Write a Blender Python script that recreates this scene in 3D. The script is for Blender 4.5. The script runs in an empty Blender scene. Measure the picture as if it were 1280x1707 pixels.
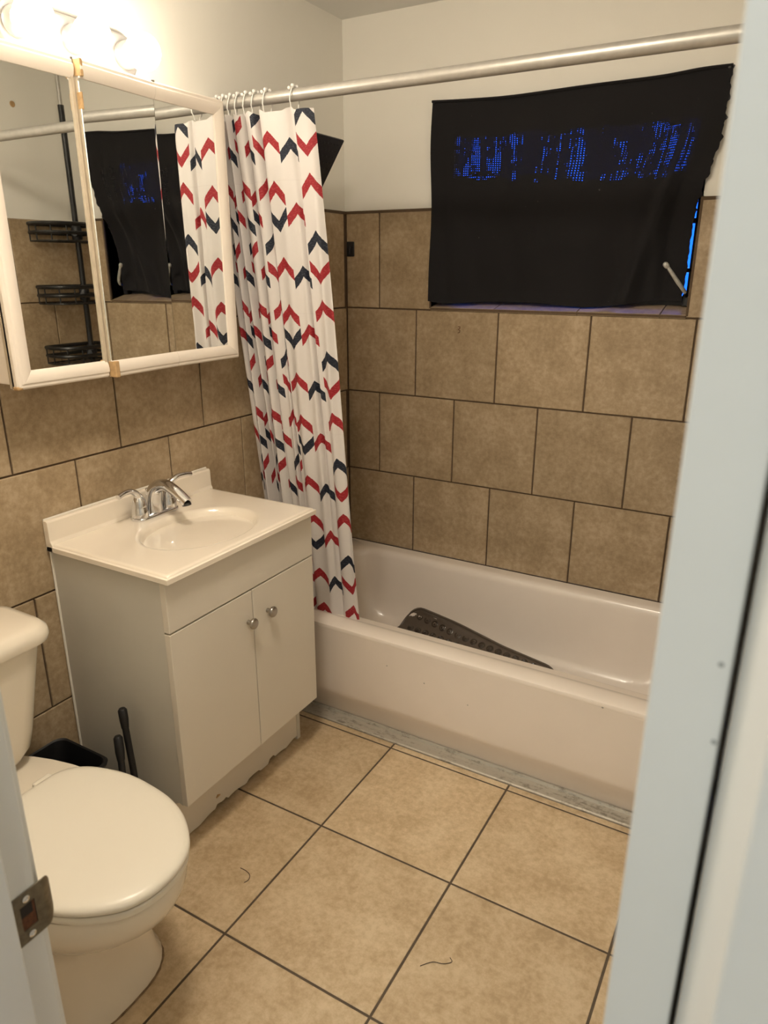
import bpy, bmesh, math, random
from mathutils import Vector, Matrix
random.seed(7)
C = bpy.context.scene.collection
sc = bpy.context.scene
PI = math.pi

# ------------------------------------------------------------------ materials
def lin(r, g, b):
    f = lambda c: (c/255/12.92) if c/255 <= .04045 else ((c/255+.055)/1.055)**2.4
    return (f(r), f(g), f(b), 1)

class NT:
    def __init__(s, name):
        s.m = bpy.data.materials.new(name); s.m.use_nodes = True
        s.t = s.m.node_tree; s.t.nodes.clear()
        s.out = s.t.nodes.new('ShaderNodeOutputMaterial')
    def n(s, typ, **kw):
        n = s.t.nodes.new(typ)
        for k, v in kw.items(): setattr(n, k, v)
        return n
    def l(s, a, b): s.t.links.new(a, b)
    def val(s, sock, v):
        if hasattr(v, 'is_output') or isinstance(v, bpy.types.NodeSocket): s.l(v, sock)
        else: sock.default_value = v
    def math(s, op, a, b=0.0, c=0.0, clamp=False):
        n = s.n('ShaderNodeMath', operation=op); n.use_clamp = clamp
        for i, v in enumerate((a, b, c)): s.val(n.inputs[i], v)
        return n.outputs[0]
    def mix(s, f, a, b):
        n = s.n('ShaderNodeMix', data_type='RGBA')
        s.val(n.inputs[0], f); s.val(n.inputs[6], a); s.val(n.inputs[7], b)
        return n.outputs[2]
    def noise(s, vec, scale, detail=4, rough=.55):
        n = s.n('ShaderNodeTexNoise'); n.inputs['Scale'].default_value = scale
        n.inputs['Detail'].default_value = detail; n.inputs['Roughness'].default_value = rough
        s.l(vec, n.inputs['Vector']); return n.outputs['Fac']
    def ramp(s, f, stops):
        n = s.n('ShaderNodeValToRGB'); s.l(f, n.inputs[0]); cr = n.color_ramp
        while len(cr.elements) < len(stops): cr.elements.new(.5)
        for e, (p, c) in zip(cr.elements, stops): e.position = p; e.color = c if len(c) == 4 else (*c, 1)
        return n.outputs[0]
    def pos(s): return s.n('ShaderNodeNewGeometry').outputs['Position']
    def obj(s): return s.n('ShaderNodeTexCoord').outputs['Object']
    def bsdf(s, col, rough=.5, metal=0., coat=0., bump=None, bstr=.2, bdist=.002, spec=.5):
        b = s.n('ShaderNodeBsdfPrincipled')
        s.val(b.inputs['Base Color'], col); s.val(b.inputs['Roughness'], rough); s.val(b.inputs['Metallic'], metal)
        b.inputs['Coat Weight'].default_value = coat; b.inputs['Specular IOR Level'].default_value = spec
        if bump is not None:
            bn = s.n('ShaderNodeBump'); bn.inputs['Strength'].default_value = bstr; bn.inputs['Distance'].default_value = bdist
            s.l(bump, bn.inputs['Height']); s.l(bn.outputs[0], b.inputs['Normal'])
        s.l(b.outputs[0], s.out.inputs[0]); return b

def plain(name, col, rough=.5, metal=0., coat=0., vary=.06, scale=18, bstr=.08, spec=.5):
    t = NT(name); p = t.obj(); f = t.noise(p, scale)
    c2 = tuple(max(0, x*(1-2*vary)) for x in col[:3])+(1,)
    c1 = tuple(min(1, x*(1+vary)) for x in col[:3])+(1,)
    t.bsdf(t.mix(f, c2, c1), rough, metal, coat, bump=t.noise(p, scale*8), bstr=bstr, bdist=.001, spec=spec)
    return t.m

def tile_mat(name, ca, cb, cc, rough=.42):
    t = NT(name); p = t.pos()
    g = t.n('ShaderNodeNewGeometry')
    big = t.noise(p, 9, 5, .6); fine = t.noise(p, 55, 6, .7); speck = t.noise(p, 210, 3, .6)
    f = t.math('ADD', t.math('MULTIPLY', big, .45), t.math('MULTIPLY', fine, .55))
    base = t.ramp(f, [(.40, ca), (.50, cb), (.60, cc)])
    sp = t.ramp(speck, [(.62, (0, 0, 0, 1)), (.74, (1, 1, 1, 1))])
    base = t.mix(t.math('MULTIPLY', sp, .35), base, cc)
    isl = t.math('ADD', t.math('MULTIPLY', g.outputs['Random Per Island'], .14), .93)
    vm = t.n('ShaderNodeVectorMath', operation='SCALE'); t.l(base, vm.inputs[0]); t.l(isl, vm.inputs['Scale'])
    t.bsdf(vm.outputs[0], t.math('ADD', t.math('MULTIPLY', fine, .2), rough-.1), bump=fine, bstr=.12, bdist=.0015, spec=.4)
    return t.m

M = {}
M['paint'] = plain('cream_wall_paint', (.86, .835, .765, 1), .55, vary=.015, scale=4, bstr=.15)
M['ceil'] = plain('ceiling_paint', (.80, .79, .75, 1), .7, vary=.02, scale=4, bstr=.2)
M['trimpaint'] = plain('grey_white_gloss_paint', (.70, .705, .675, 1), .35, vary=.03, scale=9, bstr=.25)
M['tile'] = tile_mat('beige_wall_tile', (.300, .217, .128, 1), (.375, .280, .172, 1), (.455, .352, .232, 1))
M['ftile'] = tile_mat('tan_floor_tile', (.445, .325, .19, 1), (.54, .407, .252, 1), (.625, .49, .322, 1), .5)
M['grout'] = plain('brown_grout', (.115, .074, .042, 1), .9, vary=.2, scale=60)
M['fgrout'] = plain('dark_floor_grout', (.11, .08, .052, 1), .9, vary=.25, scale=40)
M['porc'] = plain('tub_enamel', (.80, .715, .63, 1), .22, coat=.3, vary=.03, scale=7, bstr=.02)
M['toilet'] = plain('bone_porcelain', (.79, .715, .595, 1), .18, coat=.4, vary=.01, scale=5, bstr=.01)
M['seatm'] = plain('ivory_plastic', (.80, .75, .645, 1), .28, vary=.01, scale=5, bstr=.01)
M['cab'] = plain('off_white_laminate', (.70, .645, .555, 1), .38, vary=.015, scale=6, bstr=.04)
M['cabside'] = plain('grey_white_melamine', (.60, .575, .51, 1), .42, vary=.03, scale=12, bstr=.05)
M['marble'] = plain('cream_cultured_marble', (.86, .775, .655, 1), .18, coat=.5, vary=.02, scale=6, bstr=.01)
M['white'] = plain('white_vinyl_rail', (.80, .72, .63, 1), .4, vary=.03, scale=10, bstr=.05)
M['chip'] = plain('bare_particle_board', (.56, .36, .17, 1), .9, vary=.25, scale=90, bstr=.5)
M['chrome'] = plain('polished_chrome', (.72, .72, .73, 1), .08, 1., vary=.05, scale=20, bstr=.01)
M['nickel'] = plain('brushed_nickel', (.45, .42, .38, 1), .3, 1., vary=.12, scale=70, bstr=.1)
M['rod'] = plain('brushed_grey_rod', (.52, .50, .46, 1), .4, .55, vary=.12, scale=40, bstr=.1)
M['strike'] = plain('tarnished_strike_metal', (.20, .175, .125, 1), .45, .8, vary=.35, scale=120, bstr=.2)
M['plate'] = plain('satin_light_plate', (.55, .535, .52, 1), .32, .8, vary=.04, scale=20)
M['grime'] = plain('brown_grime', (.26, .17, .095, 1), .9, vary=.4, scale=70)
M['scuff'] = plain('grey_scuff', (.30, .31, .30, 1), .7)
M['edge'] = plain('beige_door_edge', (.50, .42, .31, 1), .5, vary=.12, scale=40)
M['rust'] = plain('rusty_wood_pocket', (.14, .05, .018, 1), .9, vary=.5, scale=160, bstr=.4)
M['mirror'] = plain('mirror_silvering', (.94, .955, .94, 1), .012, 1., vary=.01, scale=3, bstr=0)
M['blackplastic'] = plain('black_plastic', (.008, .008, .009, 1), .5, vary=.2, scale=30, bstr=.05)
M['blackmetal'] = plain('black_coated_wire', (.009, .009, .009, 1), .4, vary=.2, scale=60, bstr=.1)
M['bronze'] = plain('dark_window_frame', (.02, .02, .022, 1), .5, vary=.2, scale=30)
M['dark'] = plain('dark_hole_shade', (.02, .015, .012, 1), .9, vary=.2, scale=30)
M['whiteplastic'] = plain('white_plastic', (.80, .78, .74, 1), .35, vary=.03, scale=30, bstr=.02)
M['greyhandle'] = plain('grey_white_cast_metal', (.62, .62, .58, 1), .45, .2, vary=.15, scale=60, bstr=.2)
M['hair'] = plain('dark_hair', (.05, .03, .02, 1), .6)
M['aerator'] = plain('dark_steel', (.1, .1, .1, 1), .3, 1.)
M['halloak'] = plain('hall_floor_brown', (.25, .16, .09, 1), .5, vary=.2, scale=5)
M['caulk'] = plain('white_caulk', (.80, .76, .68, 1), .5, vary=.06, scale=60, bstr=.3)

def mk_mat():                                    # bath mat
    t = NT('brown_translucent_mat'); p = t.obj()
    t.bsdf(t.mix(t.noise(p, 40), (.075, .055, .04, 1), (.13, .10, .075, 1)), .35, bump=t.noise(p, 90), bstr=.2)
    return t.m
M['mat'] = mk_mat()
M['cup'] = plain('mat_suction_cup', (.05, .037, .027, 1), .18, coat=.6, vary=.1, scale=60)

def thresh():
    t = NT('dirty_aluminium_strip'); p = t.pos()
    mp = t.n('ShaderNodeMapping'); t.l(p, mp.inputs[0]); mp.inputs['Scale'].default_value = (1, 5, 5)
    f = t.noise(mp.outputs[0], 14, 6, .7); g = t.noise(p, 60, 5, .7)
    d = t.ramp(t.math('ADD', t.math('MULTIPLY', f, .6), t.math('MULTIPLY', g, .4)), [(.37, (1, 1, 1, 1)), (.49, (0, 0, 0, 1))])
    t.bsdf(t.mix(t.math('MULTIPLY', d, .75), (.47, .43, .36, 1), (.13, .11, .08, 1)), .45, .3, bump=g, bstr=.3)
    return t.m
M['threshold'] = thresh()

def glass():
    t = NT('blue_daylit_window_glass')
    tr = t.n('ShaderNodeBsdfTransparent'); tr.inputs[0].default_value = (.55, .78, 1, 1)
    gl = t.n('ShaderNodeBsdfGlossy'); gl.inputs['Roughness'].default_value = .05
    f = t.n('ShaderNodeFresnel'); m = t.n('ShaderNodeMixShader')
    t.l(f.outputs[0], m.inputs[0]); t.l(tr.outputs[0], m.inputs[1]); t.l(gl.outputs[0], m.inputs[2])
    t.l(m.outputs[0], t.out.inputs[0]); return t.m
M['glass'] = glass()

def bulb_mat():
    t = NT('lit_bulb_and_fill_dome'); e = t.n('ShaderNodeEmission')
    e.inputs[0].default_value = (1, .875, .71, 1); e.inputs[1].default_value = BULB
    t.l(e.outputs[0], t.out.inputs[0]); return t.m
BULB = 9.5
M['bulb'] = bulb_mat()
BULB = 28  # strength for the added ceiling fill lamp
M['fill_dome'] = bulb_mat()

def cloth_mat():                                 # black window cloth: loose weave with a worn band of pinholes
    t = NT('black_worn_cloth'); uv = t.n('ShaderNodeUVMap').outputs[0]
    s = t.n('ShaderNodeSeparateXYZ'); t.l(uv, s.inputs[0]); u, v = s.outputs[0], s.outputs[1]
    # uv in metres: u from the hung edge, v downward
    mp = t.n('ShaderNodeMapping'); t.l(uv, mp.inputs[0]); mp.inputs['Scale'].default_value = (1, .12, 1)
    streak = t.noise(mp.outputs[0], 26, 5, .75)
    mp2 = t.n('ShaderNodeMapping'); t.l(uv, mp2.inputs[0]); mp2.inputs['Scale'].default_value = (.35, 1, 1)
    blot = t.noise(mp2.outputs[0], 38, 4, .7)
    wob = t.math('MULTIPLY', t.noise(uv, 30, 3), .004)
    gu = t.math('SINE', t.math('MULTIPLY', t.math('ADD', u, wob), 2*PI/.0068))
    gv = t.math('SINE', t.math('MULTIPLY', t.math('ADD', v, wob), 2*PI/.0056))
    dots = t.math('MULTIPLY', t.math('GREATER_THAN', gu, .45), t.math('GREATER_THAN', gv, .35))
    d1 = t.math('MULTIPLY', dots, t.math('GREATER_THAN', t.math('ADD', t.math('MULTIPLY', streak, .72), t.math('MULTIPLY', blot, .28)), .527))
    line = t.math('GREATER_THAN', streak, .665)
    # band limits (lower edge steps down to the far side)
    edge = t.math('MULTIPLY', t.math('SUBTRACT', blot, .5), .12)
    top = t.math('ADD', t.math('ADD', .125, t.math('MULTIPLY', u, .010)), edge)
    bot = t.math('ADD', t.math('ADD', .226, t.math('MULTIPLY', u, .045)), edge)
    band = t.math('MULTIPLY', t.math('GREATER_THAN', v, top), t.math('LESS_THAN', v, bot))
    band = t.math('MULTIPLY', band, t.math('MULTIPLY', t.math('GREATER_THAN', u, .115), t.math('LESS_THAN', u, .825)))
    hole = t.math('MULTIPLY', t.math('MAXIMUM', d1, t.math('MULTIPLY', line, dots)), band)
    haze = t.math('MULTIPLY', band, t.math('MULTIPLY', t.math('MULTIPLY', streak, streak), .012))
    lint = t.ramp(t.noise(uv, 95, 2, .4), [(.775, (0, 0, 0, 1)), (.79, (1, 1, 1, 1))])
    b = t.n('ShaderNodeBsdfPrincipled'); b.inputs['Roughness'].default_value = .85; b.inputs['Specular IOR Level'].default_value = .15
    t.l(t.mix(t.math('MULTIPLY', lint, .5), (.015, .0142, .0155, 1), (.12, .115, .11, 1)), b.inputs['Base Color'])
    b.inputs['Sheen Weight'].default_value = .05
    bn = t.n('ShaderNodeBump'); bn.inputs['Strength'].default_value = .3; bn.inputs['Distance'].default_value = .001
    t.l(t.noise(uv, 400, 2), bn.inputs['Height']); t.l(bn.outputs[0], b.inputs['Normal'])
    tr = t.n('ShaderNodeBsdfTransparent'); m = t.n('ShaderNodeMixShader')
    t.l(t.math('MAXIMUM', t.math('MULTIPLY', hole, .62), haze), m.inputs[0]); t.l(b.outputs[0], m.inputs[1]); t.l(tr.outputs[0], m.inputs[2])
    t.l(m.outputs[0], t.out.inputs[0]); return t.m
M['cloth'] = cloth_mat()

def curtain_mat():
    t = NT('chevron_print_polyester'); uv = t.n('ShaderNodeUVMap').outputs[0]
    s = t.n('ShaderNodeSeparateXYZ'); t.l(uv, s.inputs[0]); u, v = s.outputs[0], s.outputs[1]
    W, T = .066, .333
    wob = t.math('MULTIPLY', t.math('SUBTRACT', t.noise(uv, 110, 3, .6), .5), .016)
    cu = t.math('DIVIDE', u, W); col = t.math('FLOOR', t.math('MODULO', cu, 4.0))
    a = t.math('ABSOLUTE', t.math('SUBTRACT', t.math('FRACT', cu), .5))
    tv = t.math('ADD', t.math('DIVIDE', v, T), wob)
    def chev(c, ph, sgn):
        x = t.math('SUBTRACT', tv, t.math('MULTIPLY', a, .215*sgn))
        d = t.math('ABSOLUTE', t.math('SUBTRACT', t.math('FRACT', t.math('ADD', x, .5-ph+10)), .5))
        return t.math('MULTIPLY', t.math('COMPARE', col, c, .1), t.math('LESS_THAN', d, .046))
    def union(lst):
        r = None
        for q in lst:
            m = chev(*q); r = m if r is None else t.math('MAXIMUM', r, m)
        return r
    red = union([(2, .19, 1), (2, .585, 1), (1, .755, 1), (0, .33, -1), (0, .54, 1), (3, .16, -1), (3, .53, 1)])
    navy = union([(2, .90, -1), (1, .26, 1), (0, .98, 1), (3, .82, 1)])
    mp = t.n('ShaderNodeMapping'); t.l(uv, mp.inputs[0]); mp.inputs['Scale'].default_value = (1, 2.2, 1)
    brush = t.ramp(t.noise(mp.outputs[0], 130, 4, .75), [(.52, (0, 0, 0, 1)), (.64, (1, 1, 1, 1))])
    base = t.mix(t.noise(uv, 6), (.74, .69, .66, 1), (.82, .785, .76, 1))
    crease = t.math('MULTIPLY', t.math('LESS_THAN', t.math('ABSOLUTE', t.math('SUBTRACT', t.math('FRACT', t.math('DIVIDE', v, .36)), .5)), .003), .12)
    base = t.mix(crease, base, (.5, .45, .42, 1))
    rc = t.mix(t.math('MULTIPLY', brush, .6), (.34, .022, .030, 1), (.62, .13, .13, 1))
    nc = t.mix(t.math('MULTIPLY', brush, .6), (.018, .022, .036, 1), (.12, .13, .16, 1))
    c = t.mix(red, base, rc); c = t.mix(navy, c, nc)
    b = t.n('ShaderNodeBsdfPrincipled'); t.l(c, b.inputs['Base Color']); b.inputs['Roughness'].default_value = .55
    b.inputs['Specular IOR Level'].default_value = .3
    tl = t.n('ShaderNodeBsdfTranslucent'); t.l(c, tl.inputs[0]); m = t.n('ShaderNodeMixShader'); m.inputs[0].default_value = .22
    t.l(b.outputs[0], m.inputs[1]); t.l(tl.outputs[0], m.inputs[2]); t.l(m.outputs[0], t.out.inputs[0]); return t.m
M['curtain'] = curtain_mat()

# ------------------------------------------------------------------ mesh helpers
def bm_(): return bmesh.new()
def obj(name, bm, mat, parent=None, smooth=False, bevel=0, seg=2, angle=35, sub=0, loc=None, solid=0):
    me = bpy.data.meshes.new(name); bmesh.ops.recalc_face_normals(bm, faces=bm.faces)
    bm.to_mesh(me); bm.free()
    o = bpy.data.objects.new(name, me); C.objects.link(o)
    mats = mat if isinstance(mat, (list, tuple)) else [mat]
    for m in mats: me.materials.append(M[m])
    if smooth:
        for p in me.polygons: p.use_smooth = True
        me.set_sharp_from_angle(angle=math.radians(38))
    if parent is not None:
        o.parent = parent; o.location = -Vector(parent.location) if loc is None else loc
    if solid:
        md = o.modifiers.new('solid', 'SOLIDIFY'); md.thickness = solid; md.offset = 0
    if bevel:
        md = o.modifiers.new('bevel', 'BEVEL'); md.width = bevel; md.segments = seg; md.limit_method = 'ANGLE'; md.angle_limit = math.radians(angle)
        md.harden_normals = False
        for p in me.polygons: p.use_smooth = True
        w = o.modifiers.new('wn', 'WEIGHTED_NORMAL'); w.keep_sharp = True
    if sub:
        md = o.modifiers.new('sub', 'SUBSURF'); md.levels = sub; md.render_levels = sub
    return o
def tag(o, label=None, cat=None, group=None, kind=None):
    for k, v in (('label', label), ('category', cat), ('group', group), ('kind', kind)):
        if v: o[k] = v
    return o
def thing(name, loc, label, cat, group=None):
    o = bpy.data.objects.new(name, None); C.objects.link(o); o.location = loc; o.empty_display_size = .05
    return tag(o, label, cat, group)
def struct(o): o['kind'] = 'structure'; return o
def box(bm, x0, x1, y0, y1, z0, z1):
    v = [bm.verts.new((x, y, z)) for z in (z0, z1) for y in (y0, y1) for x in (x0, x1)]
    for f in ((0, 2, 3, 1), (4, 5, 7, 6), (0, 1, 5, 4), (2, 6, 7, 3), (0, 4, 6, 2), (1, 3, 7, 5)): bm.faces.new([v[i] for i in f])
    return v
def bx(*a): b = bm_(); box(b, *a); return b
def loft(bm, rings, cap0=True, cap1=True, closed=True):
    vr = [[bm.verts.new(p) for p in r] for r in rings]; n = len(vr[0])
    for a, b in zip(vr, vr[1:]):
        for i in range(n if closed else n-1):
            j = (i+1) % n; bm.faces.new((a[i], a[j], b[j], b[i]))
    if cap0: bm.faces.new(vr[0][::-1])
    if cap1: bm.faces.new(vr[-1])
    return vr
def lathe(bm, prof, c, axis=(0, 0, 1), n=24):
    ax = Vector(axis).normalized(); h = Vector((1, 0, 0)) if abs(ax.x) < .9 else Vector((0, 1, 0))
    e1 = ax.cross(h).normalized(); e2 = ax.cross(e1); c = Vector(c)
    rings = [[c+ax*z+(e1*math.cos(2*PI*i/n)+e2*math.sin(2*PI*i/n))*max(r, 1e-5) for i in range(n)] for r, z in prof]
    loft(bm, rings)
def tube(bm, pts, r, n=10, caps=True):
    pts = [Vector(p) for p in pts]; rs = r if isinstance(r, (list, tuple)) else [r]*len(pts)
    t0 = (pts[1]-pts[0]).normalized(); h = Vector((0, 0, 1)) if abs(t0.z) < .9 else Vector((1, 0, 0))
    e1 = t0.cross(h).normalized(); rings = []
    for i, p in enumerate(pts):
        t = (pts[min(i+1, len(pts)-1)]-pts[max(i-1, 0)]).normalized()
        e1 = (e1-t*e1.dot(t)).normalized(); e2 = t.cross(e1)
        rings.append([p+(e1*math.cos(2*PI*k/n)+e2*math.sin(2*PI*k/n))*rs[i] for k in range(n)])
    loft(bm, rings, caps, caps)
def ball(bm, c, r, u=14, v=9):
    lathe(bm, [(r*math.sin(PI*i/v), -r*math.cos(PI*i/v)) for i in range(v+1)], c, n=u)
def catmull(P, n=8):
    P = [Vector(p) for p in P]; out = []
    for i in range(len(P)-1):
        p0, p1, p2, p3 = P[max(i-1, 0)], P[i], P[i+1], P[min(i+2, len(P)-1)]
        for k in range(n):
            t = k/n; out.append(.5*((2*p1)+(p2-p0)*t+(2*p0-5*p1+4*p2-p3)*t*t+(3*p1-p0-3*p2+p3)*t**3))
    out.append(P[-1]); return out
def rrect(x0, x1, y0, y1, r, z, n=8):
    out = []
    for cx, cy, a0 in ((x1-r, y1-r, 0), (x0+r, y1-r, PI/2), (x0+r, y0+r, PI), (x1-r, y0+r, 3*PI/2)):
        for i in range(n+1):
            a = a0+PI/2*i/n; out.append((cx+r*math.cos(a), cy+r*math.sin(a), z))
    return out

# ------------------------------------------------------------------ the room
XR, ZC = 1.62, 2.34
L = [.3764-.327, .3764, .700, 1.0277, 1.3551, 1.702]     # tile levels, from the floor course up
WX0, WX1, WZ0, WZ1, WD = .37, 1.264, 1.366, 1.99, .125   # window recess
G, TD = .0054, .011
YD = -2.12                                               # room face of the doorway wall

b = bm_()                                                # back wall with the window opening, behind the tile face
for x0, x1, z0, z1 in ((-.15, WX0, 0, ZC), (WX1, XR+.15, 0, ZC), (WX0, WX1, 0, WZ0-.012), (WX0, WX1, WZ1, ZC)):
    box(b, x0, x1, TD, TD+.15, z0, z1)
wb = struct(obj('wall_back', b, 'paint'))
wl = struct(obj('wall_left', bx(-.15, -TD, YD, TD+.15, 0, ZC), 'paint'))
wr = struct(obj('wall_right', bx(XR+TD, XR+.15, YD, TD+.15, 0, ZC), 'paint'))
b = bm_(); box(b, -.15, .89, YD-.11, YD, 0, ZC); box(b, 1.66, XR+.15, YD-.11, YD, 0, ZC); box(b, .89, 1.66, YD-.11, YD, 2.07, ZC)
wf = struct(obj('wall_front', b, 'paint'))
struct(obj('ceiling', bx(-.15, XR+.15, YD-.11, TD+.15, ZC, ZC+.1), 'ceil'))

def tiles(name, mat, grout, quads, to3, parent):
    """quads: (a0,a1,b0,b1) cells in wall coordinates; to3(a,b,d) with d = height over the grout bed"""
    b = bm_()
    for a0, a1, b0, b1 in quads:
        if a1-a0 < .004 or b1-b0 < .004: continue
        ring = lambda i, d: [b.verts.new(to3(*q, d)) for q in ((a0+i, b0+i), (a1-i, b0+i), (a1-i, b1-i), (a0+i, b1-i))]
        r0, r1, r2 = ring(0, 0), ring(0, TD*.55), ring(.0016, TD*.72)
        for A, B in ((r0, r1), (r1, r2)):
            for i in range(4): j = (i+1) % 4; b.faces.new((A[i], A[j], B[j], B[i]))
        b.faces.new(r2)
    return obj(name, b, mat, parent)
def cells(lo, hi, off, w, b0, b1, hole=None):
    k = math.floor((lo-off)/w)-1; out = []; g = G/2
    while off+k*w < hi:
        a0, a1 = max(lo, off+k*w), min(hi, off+(k+1)*w); k += 1
        if a1-a0 < .012: continue
        q = (a0+g, a1-g, b0+g, b1-g)
        if hole and b1 > hole[2]+.02:
            h0, h1 = hole[0], hole[1]
            if a0 < h0: out.append((q[0], min(q[1], h0-g*.6), q[2], q[3]))
            if a1 > h1: out.append((max(q[0], h1+g*.6), q[1], q[2], q[3]))
        else: out.append(q)
    return out
# back wall tile face lies on y = 0, left on x = 0, right on x = XR
bq = []
for k in range(1, 5):
    off = .3098 if k in (1, 3) else .148
    bq += cells(0, XR, off, .33, L[k], L[k+1], (WX0, WX1, WZ0))
grb = bm_()
for x0, x1, z0, z1 in ((-.011, WX0, .30, L[5]-.002), (WX1, XR, .30, L[5]-.002), (WX0, WX1, .30, WZ0-.004)): box(grb, x0, x1, TD*.45, TD+.001, z0, z1)
obj('grout_bed', grb, 'grout', wb)
tiles('tile_cladding', 'tile', 'grout', bq, lambda a, c, d: (a, TD*.72-d+.0, c), wb)
lq = []
for k in range(0, 5):
    off = -.515 if k in (1, 3) else -.667
    lq += cells(YD+.004, -.001, off, .3275, L[k], L[k+1])
obj('grout_bed', bx(-TD-.001, -TD*.45, YD, TD, .03, L[5]-.002), 'grout', wl)
tiles('tile_cladding', 'tile', 'grout', lq, lambda a, c, d: (-TD*.72+d, a, c), wl)
rq = []
for k in range(1, 5):
    off = -.307 if k in (1, 3) else -.142
    rq += cells(-.80, -.001, off, .33, L[k], L[k+1])
obj('grout_bed', bx(XR+TD*.45, XR+TD+.001, -.80, 0, .30, L[5]-.002), 'grout', wr)
tiles('tile_cladding', 'tile', 'grout', rq, lambda a, c, d: (XR+TD*.72-d, a, c), wr)
# brown edge strips where the tile stops
obj('tile_edge', bx(-.001, XR, -.0012, TD+.002, L[5]-.004, L[5]+.006), 'grout', None).name = 'trim_1'
e = bpy.data.objects['trim_1']; struct(e)
bm = bm_()
for x0, x1 in ((0, WX0), (WX1, XR)): box(bm, x0, x1, -.0012, TD+.004, L[5]-.004, L[5]+.006)
box(bm, WX1, WX1+.007, -.002, TD+.01, WZ0-.004, L[5]+.006); box(bm, WX0-.005, WX0, -.0015, TD+.01, WZ0-.004, L[5]+.006)
box(bm, WX0, WX1, -.002, TD, WZ0-.010, WZ0-.002)
bm.to_mesh(e.data); bm.free()
bm = bm_(); box(bm, -TD-.002, .0012, -.83, -.002, L[5]-.004, L[5]+.006)
struct(obj('trim_2', bm, 'grout'))
# small old adhesive mark on a back wall tile, nail hole on the far wall
b = bm_(); tube(b, [(.485, -.001, 1.300), (.493, -.0013, 1.300), (.492, -.0013, 1.293), (.486, -.0013, 1.290), (.493, -.0013, 1.287), (.492, -.0013, 1.279), (.485, -.001, 1.277)], .0013, 6)
tag(obj('rust_mark', b, 'rust', wb), 'small brown rust squiggle')
b = bm_(); lathe(b, [(.012, 0), (.011, .002), (.003, .003)], (XR+TD, -.365, 2.142), (-1, 0, 0), 14)
tag(obj('plug_hole', b, 'chip', wr), 'tan filled screw hole')

# floor
S, XP, Y2, YT = .4037, .6319, -1.1574, -.729
fl = struct(obj('floor', bx(-.02, XR+.02, YD-.20, -.60, -.05, -.0018), 'fgrout'))
fq = []; g = .0031
xs = [XP+S*k for k in range(-3, 5)]; ys = [Y2+S*k for k in range(-4, 3)]
for x0, x1 in zip(xs, xs[1:]):
    for y0, y1 in zip(ys, ys[1:]):
        a0, a1, c0, c1 = max(x0, 0)+g, min(x1, XR)-g, max(y0, YD-.19)+g, min(y1, YT+.002)-g
        if a1-a0 > .01 and c1-c0 > .008: fq.append((a0, a1, c0, c1))
_td, TD = TD, .006
tiles('floor_tile', 'ftile', 'fgrout', fq, lambda a, c, d: (a, c, d-.0043), fl)
TD = _td

# hallway where the photographer stands
struct(obj('floor_hall', bx(-.6, 3.0, -4.2, YD-.20, -.05, -.002), 'halloak'))
struct(obj('ceiling_hall', bx(-.6, 3.0, -4.2, YD-.11, 2.42, 2.5), 'ceil'))
b = bm_(); box(b, -.6, 3.0, -4.3, -4.2, 0, 2.42)
struct(obj('wall_hall_back', b, 'paint'))
struct(obj('wall_hall_left', bx(-.7, -.6, -4.3, YD-.11, 0, 2.42), 'paint'))
struct(obj('wall_hall_right', bx(3.0, 3.1, -4.3, YD-.11, 0, 2.42), 'paint'))
b = bm_(); box(b, -.6, -.15, YD-.11, YD-.02, 0, 2.42); box(b, XR+.15, 3.0, YD-.11, YD-.02, 0, 2.42)
struct(obj('wall_hall_front', b, 'paint'))

# doorway: jambs, stops, casings and the open door seen on its hinge edge
b = bm_()
box(b, .885, .91, -2.238, -2.123, 0, 2.05); box(b, .91, .921, -2.205, -2.1585, 0, 2.04)
box(b, .80, .898, -2.252, -2.238, 0, 2.12); box(b, .80, .893, -2.123, -2.109, 0, 2.12)
jl = struct(obj('trim_3', b, 'trimpaint', bevel=.0022))
b = bm_()
prof = [(1.6022, -2.116), (1.6032, -2.126), (1.6165, -2.192), (1.6178, -2.1985), (1.6215, -2.2015), (1.6285, -2.2022), (1.645, -2.2035), (1.70, -2.2045), (1.712, -2.203), (1.712, -2.185), (1.66, -2.185), (1.66, -2.10), (1.61, -2.10)]
loft(b, [[(x, y, z) for x, y in prof] for z in (0, 2.05)])
jr = struct(obj('trim_4', b, 'trimpaint', bevel=.0012))
b = bm_(); box(b, .91, 1.64, -2.238, -2.123, 2.05, 2.07); box(b, .82, 1.72, -2.252, -2.238, 2.05, 2.13)
struct(obj('trim_5', b, 'trimpaint', bevel=.002))
d = struct(obj('door_1', bx(1.5602, 1.5992, -2.1205, -1.455, .012, 2.032), 'trimpaint', bevel=.0022))
b = bm_()
z = .30; tube(b, [(1.6035, -2.1155, z), (1.6035, -2.1155, z+.085)], .0030, 8)
tag(obj('hinge', b, 'nickel', d))
for z, x in ((1.306, 1.5935), (1.259, 1.5965)):
    b = bm_(); lathe(b, [(.0016, 0), (.0011, .0003)], (x, -2.1206, z), (0, -1, 0), 10); tag(obj('paint_scuff', b, 'scuff', d), 'small grey scuff')
for s in (-1, 1):
    b = bm_(); lathe(b, [(.026, 0), (.026, .004), (.010, .007), (.010, .022)], (1.5797+s*.0195, -1.515, .79), (s, 0, 0), 20); obj('knob', b, 'nickel', d, smooth=True)

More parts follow.
